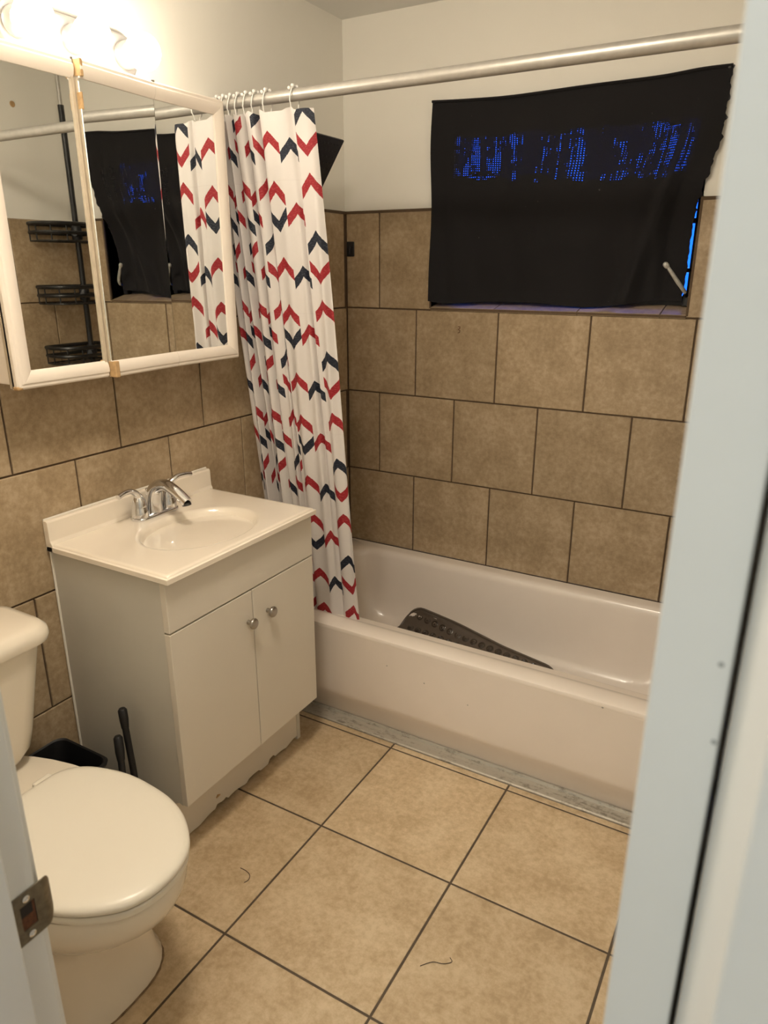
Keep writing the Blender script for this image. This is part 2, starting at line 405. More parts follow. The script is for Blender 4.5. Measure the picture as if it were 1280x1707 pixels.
sp = thing('strike_plate', (.911, -2.157, .77), 'tarnished metal strike plate with a rusty latch hole on the white door jamb', 'strike plate')
b = bm_(); X0 = .9106
zc0, zc1, yh0, yh1 = .735, .806, -2.157, -2.118
hz0, hz1, hy0, hy1 = .753, .789, -2.148, -2.129
ysx = [yh0, hy0, hy1, yh1]; zsx = [zc0, hz0, hz1, zc1]
grid = {}
for k, xx in enumerate((X0, X0+.0018)):
    for i, yy in enumerate(ysx):
        for j, zz in enumerate(zsx): grid[k, i, j] = b.verts.new((xx, yy, zz))
for k in (0, 1):
    for i in range(3):
        for j in range(3):
            if (i, j) == (1, 1): continue
            b.faces.new([grid[k, i, j], grid[k, i+1, j], grid[k, i+1, j+1], grid[k, i, j+1]])
for path in (([(0, 0), (1, 0), (2, 0), (3, 0)]), ([(3, 0), (3, 1), (3, 2), (3, 3)]), ([(3, 3), (2, 3), (1, 3), (0, 3)]), ([(0, 3), (0, 2), (0, 1), (0, 0)]), ([(1, 1), (2, 1), (2, 2), (1, 2), (1, 1)])):
    for a, c in zip(path, path[1:]): b.faces.new([grid[0, a[0], a[1]], grid[0, c[0], c[1]], grid[1, c[0], c[1]], grid[1, a[0], a[1]]])
obj('plate', b, 'strike', sp)
b = bm_()                                                 # D-shaped lip curling into the room
rows = []
for i in range(9):
    a = i/8; y = -2.1185+.0165*a; x = X0+.0009-.010*a*a; hw = .0355*math.sqrt(max(0, 1-(a*.86)**2.6)); zm = .7705
    rows.append([(x+.0009, y, zm-hw), (x+.0009, y, zm+hw), (x-.0009, y, zm+hw), (x-.0009, y, zm-hw)])
loft(b, rows); obj('lip', b, 'strike', sp, bevel=.0004)
obj('latch_hole_shade', bx(.911, .9114, -2.1475, -2.1325, .772, .7875), 'dark', sp)  # dark slab standing in for the shade inside the upper hole
obj('latch_pocket', bx(.9095, .9112, hy0+.0003, hy1-.0003, hz0+.0003, hz1-.0003), ['rust'], sp)
for z in (.797, .744):
    b = bm_(); lathe(b, [(.0048, 0), (.0046, .0012), (.0022, .0018), (.0016, .0007)], (X0+.0018, -2.139, z), (1, 0, 0), 14)
    obj('screw', b, 'chrome', sp, smooth=True)

# window
b = bm_()
yb = WD
for x0, x1, z0, z1 in ((WX0, WX0+.03, WZ0, WZ1), (WX1-.022, WX1, WZ0, WZ1), (WX0, WX1, WZ0+.02, WZ0+.052), (WX0, WX1, WZ1-.04, WZ1), (WX0, WX1, 1.492, 1.505), (WX0, WX1, 1.640, 1.655)):
    box(b, x0, x1, yb-.02, yb+.02, z0, z1)
win = struct(obj('window_1', b, 'bronze', bevel=.002))
for z0, z1 in ((WZ0+.054, 1.490), (1.507, 1.638), (1.657, 1.948)):
    b = bm_(); box(b, WX0+.032, WX1-.024, yb-.003, yb+.003, z0, z1); obj('pane', b, 'glass', win)
sill = bm_()
for x0, x1 in ((WX0, .62), (.623, .918), (.921, 1.185), (1.188, WX1)): loft(sill, [[(x, -.001, WZ0-.012), (x, WD+.03, WZ0-.012), (x, WD+.03, WZ0+.036), (x, -.001, WZ0-.001)] for x in (x0, x1)])
obj('tiled_sill', sill, 'tile', win, bevel=.001)
b = bm_(); box(b, WX1, WX1+.004, TD, WD+.03, WZ0, WZ1); box(b, WX0-.004, WX0, TD, WD+.03, WZ0, WZ1); box(b, WX0, WX1, TD, WD+.03, WZ1, WZ1+.004)
obj('reveal', b, 'paint', win)
b = bm_(); box(b, 1.236, 1.259, .075, .105, WZ0+.022, 1.425); tube(b, [(1.248, .08, 1.42), (1.247, .045, 1.432)], .006, 8)
obj('crank_box', b, 'bronze', win, bevel=.003)
b = bm_()
tube(b, [(1.247, .045, 1.432), (1.238, .028, 1.447), (1.226, .018, 1.463), (1.206, .006, 1.491), (1.193, -.002, 1.509)], [.0062, .0064, .0068, .0062, .0052], 10)
lathe(b, [(.0052, 0), (.0078, .004), (.0084, .010), (.0076, .016), (.004, .020)], (1.1945, -.001, 1.507), (-.62, -.42, .66), 14)
obj('crank_handle', b, 'greyhandle', win, smooth=True)

# black cloth hung over the window
cl = bm_(); uvl = cl.loops.layers.uv.new('UVMap')
NX, NZ = 150, 110
lef = catmull([(.366, -.010, 2.044), (.362, -.012, 1.895), (.371, -.012, 1.70), (.365, -.012, 1.50), (.363, -.010, 1.388)], 20)
rig = catmull([(1.304, -.010, 2.046), (1.303, -.012, 1.95), (1.298, -.010, 1.86), (1.268, -.006, 1.74), (1.250, .022, 1.66), (1.243, .046, 1.57), (1.243, .052, 1.49), (1.238, .050, 1.405)], 12)
top = catmull([(.366, -.010, 2.044), (.50, -.013, 2.036), (.66, -.010, 2.032), (.894, -.012, 2.036), (1.106, -.012, 2.038), (1.22, -.012, 2.045), (1.304, -.010, 2.046)], 14)
bot = catmull([(.363, -.010, 1.388), (.43, .006, 1.380), (.54, .022, 1.386), (.66, .028, 1.389), (.78, .034, 1.388), (.93, .022, 1.379), (1.04, .046, 1.388), (1.11, .060, 1.400), (1.17, .060, 1.404), (1.238, .050, 1.405)], 12)
def at(P, t):
    f = t*(len(P)-1); i = min(int(f), len(P)-2); return P[i].lerp(P[i+1], f-i)
vv = {}
for j in range(NZ+1):
    t = j/NZ
    for i in range(NX+1):
        s = i/NX
        p = at(lef, t)*(1-s)+at(rig, t)*s+at(top, s)*(1-t)+at(bot, s)*t-(at(lef, 0)*(1-s)*(1-t)+at(rig, 0)*s*(1-t)+at(lef, 1)*(1-s)*t+at(rig, 1)*s*t)
        e = min(1, t*5)*min(1, s*9)*min(1, (1-s)*7)
        fold = .006*math.sin(s*21+t*2.2+math.sin(t*5)*.8)+.004*math.sin(s*47-t*4)
        drag = .012*math.exp(-((s-(.98-.30*t))/.05)**2)*min(1, t*4)+.008*math.exp(-((s-(.90-.22*t))/.03)**2)*min(1, t*4)
        sag = -.010*math.sin(PI*s)*math.sin(PI*min(1, t*1.1))
        p = p+Vector((0, e*(fold*(.35+t)+sag)-drag*e, 0))
        if i == NX: p += Vector(((.004*math.sin(t*70)+.003*math.sin(t*163))*(1 if t < .55 else .25), 0, .002*math.sin(t*90)))
        if j == 0: p += Vector((0, -.002, .002*math.sin(s*60)))
        p.y = min(p.y, .088); p.z = max(p.z, WZ0+.002+.236*p.y) if p.y > -.003 else p.z
        vv[i, j] = cl.verts.new(p)
for j in range(NZ):
    for i in range(NX):
        f = cl.faces.new((vv[i, j], vv[i+1, j], vv[i+1, j+1], vv[i, j+1])); f.smooth = True
        for lp, (a, c) in zip(f.loops, ((i, j), (i+1, j), (i+1, j+1), (i, j+1))): lp[uvl].uv = (a/NX*.94, c/NZ*.66)
cb = thing('window_cloth', (.83, -.01, 1.39), 'sagging black cloth pinned over the window above the tub, blue light showing through', 'cloth')
obj('cloth', cl, 'cloth', cb)
b = bm_(); tube(b, [q+Vector((0, -.004, -.002)) for q in top], .0042, 8)
tag(obj('rolled_hem', b, 'cloth', cb, smooth=True))
for p in ((.372, -.014, 2.040), (1.296, -.014, 2.040)):
    b = bm_(); lathe(b, [(.0045, 0), (.005, .002), (.002, .003)], p, (0, -1, 0), 12); obj('pin', b, 'blackmetal', cb)

# black hook base stuck on the tile
hk = thing('adhesive_hook', (.030, 0, 1.572), 'small black square hook pad stuck on the back wall tile near the corner', 'hook')
b = bm_(); box(b, .005, .039, -.006, -.0005, 1.546, 1.600); obj('pad', b, 'blackplastic', hk, bevel=.003)
b = bm_(); tube(b, [(.022, -.006, 1.585), (.022, -.010, 1.57), (.022, -.011, 1.556)], .003, 8); obj('hook', b, 'blackplastic', hk, smooth=True)

# ------------------------------------------------------------------ bathtub
tb = thing('bathtub', (.81, -.36, 0), 'alcove bathtub with worn off-white enamel under the covered window', 'bathtub')
b = bm_(); R = []
def ring(i, z, r, fx=0): return rrect(i[0], i[1], i[2], i[3], r, z, 10)
sect = [((.002, XR-.002, -.714, -.002), .340, .006), ((.002, XR-.002, -.7275, -.002), .352, .008), ((.002, XR-.002, -.731, -.002), .364, .008), ((.002, XR-.002, -.728, -.002), .374, .010), ((.006, XR-.006, -.720, -.006), .379, .014),
        ((.05, 1.555, -.672, -.046), .379, .085), ((.066, 1.538, -.655, -.060), .3765, .10), ((.074, 1.530, -.647, -.068), .369, .105), ((.082, 1.520, -.640, -.074), .350, .11),
        ((.100, 1.490, -.632, -.082), .26, .12), ((.125, 1.45, -.622, -.094), .17, .13), ((.150, 1.41, -.610, -.108), .115, .14), ((.185, 1.36, -.590, -.130), .085, .14), ((.235, 1.30, -.555, -.165), .073, .13), ((.32, 1.20, -.48, -.24), .069, .10), ((.60, .90, -.37, -.35), .067, .008)]
loft(b, [ring(i, z, r) for i, z, r in sect], cap0=False)
obj('basin', b, 'porc', tb, smooth=True)
b = bm_()
pr = [(-.700, .372), (-.7295, .368), (-.7300, .355), (-.7275, .335), (-.7235, .20), (-.7205, .128), (-.7165, .108), (-.708, .090), (-.676, .012), (-.668, .0), (-.60, .0), (-.60, .36)]
loft(b, [[(x, y, z) for y, z in pr] for x in (.002, XR-.002)])
obj('apron', b, 'porc', tb, bevel=.005, seg=3, angle=14)
for x, z, r in ((1.284, .362, .0032), (.60, .285, .0026), (.735, .262, .0028), (.885, .232, .0024)):
    y = -.7306 if z > .35 else -.7235-(z-.20)*(.004/.135)-.0002
    b = bm_(); lathe(b, [(r, 0), (r*.7, .0006)], (x, y, z), (0, -1, 0), 9); tag(obj('enamel_chip', b, 'nickel', tb), 'dark chip in the enamel')
b = bm_(); lathe(b, [(.028, 0), (.030, .002), (.024, .005), (.010, .004)], (.34, -.36, .069), (0, 0, 1), 20)
obj('drain', b, 'chrome', tb, smooth=True)
b = bm_(); tube(b, catmull([(1.02, -.33, .0728), (1.08, -.36, .0725), (1.13, -.375, .0722), (1.18, -.37, .0725), (1.24, -.36, .074)], 6), .0006, 5)
hr = obj('hair', b, 'hair'); tag(hr, 'long dark hair lying in the bottom of the tub', 'hair')

# mat in the tub
mt = thing('bath_mat', (.70, -.27, .085), 'brown rubber bath mat with suction cups lying in the tub', 'bath mat')
b = bm_(); ML, MW = .70, .36
ca, sa = math.cos(math.radians(-12)), math.sin(math.radians(-12))
def mpos(u, v, h=0):                       # u along the tub, v away from the back wall
    x = 1.015-ML+u*ca*1.0 + 0*v; 
    X = 1.03-(ML-u)*ca-v*.21; Y = -.168+(ML-u)*.145-v*.97
    back = max(0, 1-v/.10); Z = .0735+.004+(1-u/ML)*.050*back**1.5+.018*back**2
    if Y > -.13: Z += (Y+.13)*.55
    return Vector((X, min(Y, -.098), Z+h))
def inmat(u, v, r=.075):
    du, dv = max(r-u, u-(ML-r), 0), max(r-v, v-(MW-r), 0); q = math.hypot(du, dv)
    return q
NU, NV = 56, 30; gv = {}
for i in range(NU+1):
    for j in range(NV+1):
        u, v = i/NU*ML, j/NV*MW
        r = .075; cu, cv = min(max(u, r), ML-r), min(max(v, r), MW-r)
        du, dv = u-cu, v-cv; q = math.hypot(du, dv); m = max(abs(du), abs(dv))
        if q > 1e-6 and abs(du) > 0 and abs(dv) > 0: u, v = cu+du*m/q, cv+dv*m/q
        gv[i, j] = b.verts.new(mpos(u, v))
for i in range(NU):
    for j in range(NV): b.faces.new((gv[i, j], gv[i+1, j], gv[i+1, j+1], gv[i, j+1]))
obj('sheet', b, 'mat', mt, smooth=True, solid=.005)
b = bm_(); edge = [gp for gp in ()]
bt = []
for k in range(120):
    a = k/120*2*PI; r = .075
    # walk the rounded outline
    per = [(r, 0), (ML-r, 0)]
def outline():
    r = .075; out = []
    for cx, cy, a0 in ((ML-r, MW-r, 0), (r, MW-r, PI/2), (r, r, PI), (ML-r, r, 1.5*PI)):
        for i in range(9): a = a0+PI/2*i/8; out.append((cx+r*math.cos(a), cy+r*math.sin(a)))
        if a0 == 0: out += [(ML-r-(ML-2*r)*q/12, MW) for q in range(1, 12)]
        if a0 == PI: out += [(r+(ML-2*r)*q/12, 0) for q in range(1, 12)]
    return out+[out[0]]
tube(b, [mpos(u, v, .001) for u, v in outline()], .0052, 8, caps=False)
obj('rim', b, 'mat', mt, smooth=True)
cups = 0; cm = None
for j in range(9):
    for i in range(18):
        u, v = .028+i*.0375+(.01875 if j % 2 else 0), .026+j*.0375
        if inmat(u, v) > .055 or u > ML-.02 or cups >= 100: continue
        p = mpos(u, v, .0018); p2 = mpos(u+.01, v); p3 = mpos(u, v+.01)
        nrm = (p2-mpos(u, v)).cross(p3-mpos(u, v)); nrm = nrm if nrm.z > 0 else -nrm
        if cm is None:
            bb = bm_(); lathe(bb, [(.0150, 0), (.0142, .0028), (.0105, .0036), (.0075, .0012), (.0035, .0018), (.0001, .0030)], (0, 0, 0), n=16)
            cm = obj('suction_cup', bb, 'cup', mt, smooth=True, loc=(0, 0, 0)); o = cm
        else:
            o = cm.copy(); C.objects.link(o); o.parent = mt
        o.rotation_mode = 'QUATERNION'; o.rotation_quaternion = nrm.to_track_quat('Z', 'Y'); o.location = p-Vector(mt.location); cups += 1

# metal strip on the floor along the tub
b = bm_(); pr = [(-.7285, -.003), (-.7285, .003), (-.724, .0055), (-.700, .0065), (-.688, .0085), (-.684, .016), (-.679, .0165), (-.668, .004), (-.668, -.003)]
loft(b, [[(x, y, z) for y, z in pr] for x in (.002, 1.0, 1.0015, XR-.002)])
struct(obj('trim_6', b, 'threshold'))

# ------------------------------------------------------------------ shower
rd = thing('shower_rod', (.81, -.712, 1.947), 'grey tension rod across the tub carrying the curtain', 'shower rod')
b = bm_(); tube(b, [(.012, -.712, 1.947), (.8, -.712, 1.945), (1.608, -.712, 1.945)], [.0155, .0162, .0168], 20); obj('tube', b, 'rod', rd, smooth=True)
for x, s in ((-.009, 1), (XR+.009, -1)):
    b = bm_(); lathe(b, [(.024, 0), (.024, .01), (.020, .018), (.019, .03)], (x, -.712, 1.946), (s, 0, 0), 20); obj('end_cap', b, 'whiteplastic', rd, smooth=True)

CUT, CUB = 1.915, .235
ptop = [(.006, -.010), (.018, -.036), (.030, .020), (.044, -.040), (.058, .026), (.075, -.038), (.090, .024), (.104, -.036), (.128, -.030), (.136, .020), (.146, -.034), (.176, -.040), (.184, -.010), (.181, .022), (.190, -.018), (.205, -.043), (.245, -.046), (.285, -.038), (.300, -.024), (.312, -.034), (.350, -.040), (.374, -.026)]
pbot = [(.078+.985*x+.006*math.sin(i*1.7), y*.62) for i, (x, y) in enumerate(ptop)]
ct, cbt = catmull(ptop, 9), catmull(pbot, 9)
al = [0]
for a, c in zip(ct, ct[1:]): al.append(al[-1]+(c-a).length)
b = bm_(); uvl = b.loops.layers.uv.new('UVMap'); NZ = 120; cv = {}
rx = [.028, .052, .078, .105, .135, .165, .205, .298]
for j in range(NZ+1):
    t = j/NZ; k = t**.9
    for i, (p, q) in enumerate(zip(ct, cbt)):
        x = p.x*(1-k)+q.x*k; y0 = -.705+.105*t
        y = y0+p.y*(1-k)+q.y*k
        x += .004*math.sin(t*9+i*.35)*t; y += .006*math.sin(t*7+i*.5)*math.sin(PI*t)
        if t < .08: dd = min(abs(p.x-r) for r in rx); z_s = -.010*min(1, dd/.02)*(1-t/.08)
        else: z_s = 0
        x = max(x, .006); cv[i, j] = b.verts.new((x, y, CUT+(CUB-CUT)*t+z_s))
UO = al[-1]
for j in range(NZ):
    for i in range(len(ct)-1):
        f = b.faces.new((cv[i, j], cv[i+1, j], cv[i+1, j+1], cv[i, j+1])); f.smooth = True
        for lp, (a, c) in zip(f.loops, ((i, j), (i+1, j), (i+1, j+1), (i, j+1))): lp[uvl].uv = (UO-al[a], c/NZ*(CUT-CUB))
sc_o = obj('shower_curtain', b, 'curtain')
tag(sc_o, 'white shower curtain with red and navy chevrons bunched at the vanity end of the rod', 'shower curtain')
ringlab = ['ring at the wall end of the curtain', 'second curtain ring from the wall', 'third curtain ring from the wall', 'fourth curtain ring from the wall', 'fifth curtain ring from the wall', 'sixth curtain ring from the wall', 'seventh curtain ring from the wall', 'last curtain ring, standing apart near the free edge of the curtain']
for k, x in enumerate(rx):
    rg = thing('curtain_ring', (x, -.712, 1.964), 'white beaded '+ringlab[k] if k != 7 else 'white beaded '+ringlab[k].replace('last', 'last'), 'curtain ring', 'white beaded curtain rings on the shower rod')
    b = bm_(); pts = []
    for i in range(25):
        a = PI*.10+(2*PI-.20*PI)*i/24
        pts.append((x+.003*math.sin(a*2), -.712+.0205*math.sin(a+PI)*(1 if math.cos(a) > -.2 else .8), 1.936-.034*math.cos(a+PI)-.0))
    tube(b, pts, .0017, 8); obj('wire', b, 'whiteplastic', rg, smooth=True)
    for i, a in enumerate((-.85, -.42, 0, .42, .85)):
        b = bm_(); ball(b, (x+(.0025 if i % 2 else -.0025), -.712+.0245*math.sin(a), 1.942+.0268*math.cos(a)), .0052, 10, 7); obj('bead', b, 'whiteplastic', rg, smooth=True)

sh = thing('rain_shower', (0, -.40, 1.93), 'black square rain shower head tilted out behind the curtain', 'shower head')
th = math.radians(56); e2 = Vector((-math.cos(th), 0, -math.sin(th))); nn = Vector((math.sin(th), 0, -math.cos(th))); e1 = Vector((0, -1, 0))
c0 = Vector((.192, -.300, 1.897)); SQ = .20
b = bm_()
rings = []
for ins, dz in ((0, 0), (0, -.009), (.02, -.013)):
    rings.append([c0+e1*a+e2*c-nn*-dz for a, c in ((ins, ins), (SQ-ins, ins), (SQ-ins, SQ-ins), (ins, SQ-ins))])
loft(b, rings); obj('face_plate', b, 'blackplastic', sh, bevel=.002)
b = bm_(); hc = c0+e1*SQ/2+e2*SQ/2
for i in range(9):
    for j in range(9):
        q = c0+e1*(.02+.02*i)+e2*(.02+.02*j); lathe(b, [(.0028, -.0005), (.0024, .0014), (.001, .002)], q, nn, 6)
obj('nozzle', b, 'blackmetal', sh)['kind'] = 'stuff'
b = bm_(); tube(b, catmull([(-.004, -.40, 1.935), (.05, -.40, 1.95), (.085, -.40, 1.925), tuple(hc-nn*.05), tuple(hc-nn*.010)], 6), .010, 12); obj('arm', b, 'blackmetal', sh, smooth=True)
b = bm_(); lathe(b, [(.030, 0), (.028, .006), (.012, .010)], (-.010, -.40, 1.935), (1, 0, 0), 20); obj('flange', b, 'blackmetal', sh, smooth=True)

# corner caddy, seen in the cabinet mirror
cd = thing('shower_caddy', (1.555, -.19, .379), 'black tension pole shower caddy standing on the tub, seen in the mirror', 'shower caddy')
b = bm_(); tube(b, [(1.555, -.19, .381), (1.555, -.19, 2.16)], .0125, 12); obj('pole', b, 'blackmetal', cd, smooth=True)
b = bm_(); tube(b, [(1.555, -.19, 2.15), (1.555, -.19, 2.325)], .008, 10); lathe(b, [(.018, 0), (.018, .012), (.01, .014)], (1.555, -.19, 2.325), n=14); tag(obj('upper_rod', b, 'rod', cd, smooth=True), 'thin silver extension rod')
for zb in (1.612, 1.352, 1.092, .832):
    b = bm_(); ol = [(1.60, -.395), (1.60, -.15), (1.53, -.135), (1.46, -.16), (1.44, -.22), (1.44, -.33), (1.47, -.385), (1.54, -.405), (1.60, -.395)]
    ol = [tuple(q) for q in catmull([(x, y, 0) for x, y in ol], 4)]
    for dz, r in ((0, .0035), (.034, .0075), (.070, .0085)): tube(b, [(x, y, zb+dz) for x, y, _ in ol], r, 8, caps=False)
    for i in range(0, len(ol)-1, 4): tube(b, [(*ol[i][:2], zb), (*ol[i][:2], zb+.07)], .003, 6)
    for yy in [-.37+.03*i for i in range(8)]: tube(b, [(1.445, yy, zb), (1.60, yy, zb)], .0022, 6)
    bo = obj('basket', b, 'blackmetal', cd, smooth=True)
    b = bm_(); lathe(b, [(.022, 0), (.024, .02), (.022, .05), (.016, .06)], (1.555, -.19, zb+.01), n=14); tube(b, [(1.55, -.19, zb+.03), (1.525, -.225, zb+.035)], .012, 8); obj('clamp', b, 'blackplastic', bo, smooth=True, loc=(0, 0, 0))

# ------------------------------------------------------------------ vanity
VY0, VY1 = -1.434, -.856
va = thing('vanity_cabinet', (.2, -1.145, 0), 'off-white two-door vanity cabinet under the sink', 'cabinet')
b = bm_()
nt = [(.004, .0), (.338, .0), (.338, .165), (.352, .171), (.366, .168), (.378, .176), (.392, .172), (.392, .812), (.004, .812)]
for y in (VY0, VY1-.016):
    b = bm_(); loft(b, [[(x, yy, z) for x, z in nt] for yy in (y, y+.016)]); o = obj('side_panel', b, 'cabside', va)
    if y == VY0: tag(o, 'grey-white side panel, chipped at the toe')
b = bm_(); box(b, .004, .39, VY0+.016, VY1-.016, .172, .188); box(b, .004, .016, VY0+.016, VY1-.016, .10, .81); box(b, .37, .391, VY0+.016, VY1-.016, .188, .81)
obj('carcass', b, 'cab', va)
b = bm_(); obj('false_drawer_front', bx(.3925, .411, VY0-.002, VY1+.002, .680, .811), 'cab', va, bevel=.0015)
ym = -1.137
for n, (y0, y1, ky, kz) in enumerate(((VY0-.002, ym-.0015, -1.160, .589), (ym+.0015, VY1+.002, -1.077, .589))):
    dr = obj('door', bx(.3925, .411, y0, y1, .177, .6755), 'cab', va, bevel=.0015)
    b = bm_(); lathe(b, [(.0065, 0), (.006, .011), (.011, .0135), (.0145, .016), (.0158, .0195), (.0155, .023), (.0135, .0255), (.010, .0268), (.005, .0272), (.0001, .0273)], (.411, ky, kz), (1, 0, 0), 22)
    obj('knob', b, 'nickel', dr, smooth=True, loc=(0, 0, 0))
b = bm_(); pr = []                                          # ragged toe kick
ysk = [VY0+.016+(VY1-.018-VY0)*i/60 for i in range(61)]
rag = lambda y: .004+.010*abs(math.sin(y*9.0))*abs(math.sin(y*31+.6))+(.012 if -1.26 < y < -1.22 or -1.02 < y < -.995 else 0)+(.006 if -1.12 < y < -1.07 else 0)
A = [[(x, y, rag(y)) for y in ysk]+[(x, y, .172) for y in reversed(ysk)] for x in (.322, .336)]
loft(b, A); tag(obj('toe_kick', b, 'cab', va), 'water-damaged toe kick with a ragged lower edge')
b = bm_(); tube(b, [(.3362, -1.262, .046), (.3363, -1.255, .050), (.3363, -1.246, .047)], [.002, .0045, .002], 6); tag(obj('stain', b, 'chip', va), 'small brown scrape')

vt = thing('sink_counter', (.2, -1.145, .812), 'glossy cream countertop with an oval sink bowl and backsplash on the vanity cabinet', 'sink counter')
TX0, TX1, TY0, TY1, TZ = .0, .430, -1.444, -.854, .833
b = bm_(); N = 24
def rectpt(k, i):
    c = [(TX1-.014, TY0+.014), (TX1-.014, TY1-.014), (TX0+.022, TY1-.014), (TX0+.022, TY0+.014)]
    a, d = c[k], c[(k+1) % 4]; return (a[0]+(d[0]-a[0])*i/N, a[1]+(d[1]-a[1])*i/N)
per = [rectpt(k, i) for k in range(4) for i in range(N)]
ox, oy, oa, ob = .250, -1.149, .136, .176
def oval(f, z, dx=0): 
    out = []
    for x, y in per:
        a = math.atan2((y-oy)/ob, (x-ox)/oa); out.append((ox+dx+oa*f*math.cos(a), oy+ob*f*math.sin(a), z))
    return out
rings = []
def outer(g, z):   # push the rectangle outward by g
    out = []
    for x, y in per:
        X = x+(g if abs(x-(TX1-.014)) < 1e-6 else 0); Y = y+(g if abs(y-(TY1-.014)) < 1e-6 else -g if abs(y-(TY0+.014)) < 1e-6 else 0)
        if abs(x-(TX0+.022)) < 1e-6: X = x-.02
        out.append((X, Y, z))
    return out
rings += [outer(.0125, .8125), outer(.014, .8140), outer(.014, .8262), outer(.0125, .8275), outer(.0085, .8280), outer(.0065, .8318), outer(.004, TZ), outer(-.004, TZ)]
rings += [oval(1.06, TZ), oval(1.015, TZ-.0006), oval(.985, TZ-.004), oval(.95, TZ-.014), oval(.90, TZ-.032), oval(.82, TZ-.055), oval(.70, TZ-.077), oval(.52, TZ-.096, -.004), oval(.32, TZ-.106, -.01), oval(.13, TZ-.110, -.014)]
loft(b, rings); obj('sink_top', b, 'marble', vt, smooth=True)
b = bm_(); pr = [(.002, .8125), (.002, .893), (.004, .8955), (.016, .8955), (.020, .892), (.0215, .842), (.026, .8335), (.026, .8125)]
loft(b, [[(x, y, z) for x, z in pr] for y in (TY0, TY1)]); obj('backsplash', b, 'marble', vt, bevel=.002, seg=3, angle=20)
b = bm_(); lathe(b, [(.022, 0), (.024, .002), (.018, .004), (.012, .001), (.0001, .001)], (ox-.014, oy, TZ-.1098), n=24); tag(obj('drain', b, 'chrome', vt, smooth=True), 'chrome drain')
b = bm_(); lathe(b, [(.011, 0), (.011, .002), (.007, .0025)], (ox-.118, oy, TZ-.052), (.8, 0, .6), 16); obj('overflow', b, 'nickel', vt)
b = bm_(); tube(b, catmull([(.0035, TY0+.002, .8965), (.0035, -1.3, .897), (.0035, -1.1, .8966), (.0035, TY1-.002, .897)], 8), .003, 6)
obj('caulk_line', b, 'caulk', vt)
b = bm_(); tube(b, [(.0038, VY0-.001, .02), (.0038, VY0-.0015, .4), (.0038, VY0-.001, .81)], .0034, 6); obj('caulk_line', b, 'caulk', va)

# faucet
fx, fy, fz = .066, -1.135, TZ
fa = thing('faucet', (fx, fy, fz), 'chrome two-handle faucet on the cream sink counter', 'faucet')
b = bm_()
def stad(hl, hw, z, n=12):
    out = []
    for s, a0 in ((1, 0), (-1, PI)):
        for i in range(n+1): a = a0+PI*i/n; out.append((fx+hw*math.cos(a), fy+s*hl+hw*math.sin(a), z))
    return out
loft(b, [stad(.053, .026, fz+.0002), stad(.053, .027, fz+.003), stad(.053, .0265, fz+.007), stad(.052, .0235, fz+.0105), stad(.05, .018, fz+.012)])
obj('base_plate', b, 'chrome', fa, smooth=True)
b = bm_(); P = catmull([(fx-.004, fy, fz+.008), (fx-.002, fy, fz+.045), (fx+.012, fy, fz+.080), (fx+.048, fy, fz+.095), (fx+.090, fy, fz+.082), (fx+.132, fy, fz+.056)], 6)
n = len(P); rs = [.028-.010*min(1, i/(n*.45))-.0035*max(0, (i-n*.45)/(n*.55)) for i in range(n)]
tube(b, P, rs, 18); obj('spout', b, 'chrome', fa, smooth=True)
b = bm_(); lathe(b, [(.0125, 0), (.0125, .007), (.009, .008)], (fx+.127, fy, fz+.0545), (.25, 0, -1), 16); obj('aerator', b, 'aerator', fa, smooth=True)
b = bm_(); tube(b, [(fx-.022, fy, fz+.01), (fx-.023, fy, fz+.066)], .0028, 8); ball(b, (fx-.023, fy, fz+.070), .0062); obj('pop_up_rod', b, 'chrome', fa, smooth=True)
for s in (-1, 1):
    hy = fy+s*.053
    b = bm_(); lathe(b, [(.0245, .010), (.0235, .020), (.0215, .034), (.0205, .036), (.0205, .039), (.0175, .056), (.0115, .070), (.006, .076)], (fx, hy, fz), n=22)
    ho = obj('handle', b, 'chrome', fa, smooth=True)
    b = bm_(); P = catmull([(fx, hy-s*.002, fz+.060), (fx+.004, hy+s*.012, fz+.080), (fx+.010, hy+s*.034, fz+.093), (fx+.014, hy+s*.060, fz+.094), (fx+.017, hy+s*.082, fz+.090)], 5); n = len(P)
    rs = [.0115-.0055*math.sin(PI*min(1, i/n*1.2)*.5)+.001*(i/n) for i in range(n)]
    tube(b, P, rs, 12); obj('lever', b, 'chrome', ho, smooth=True, loc=(0, 0, 0))

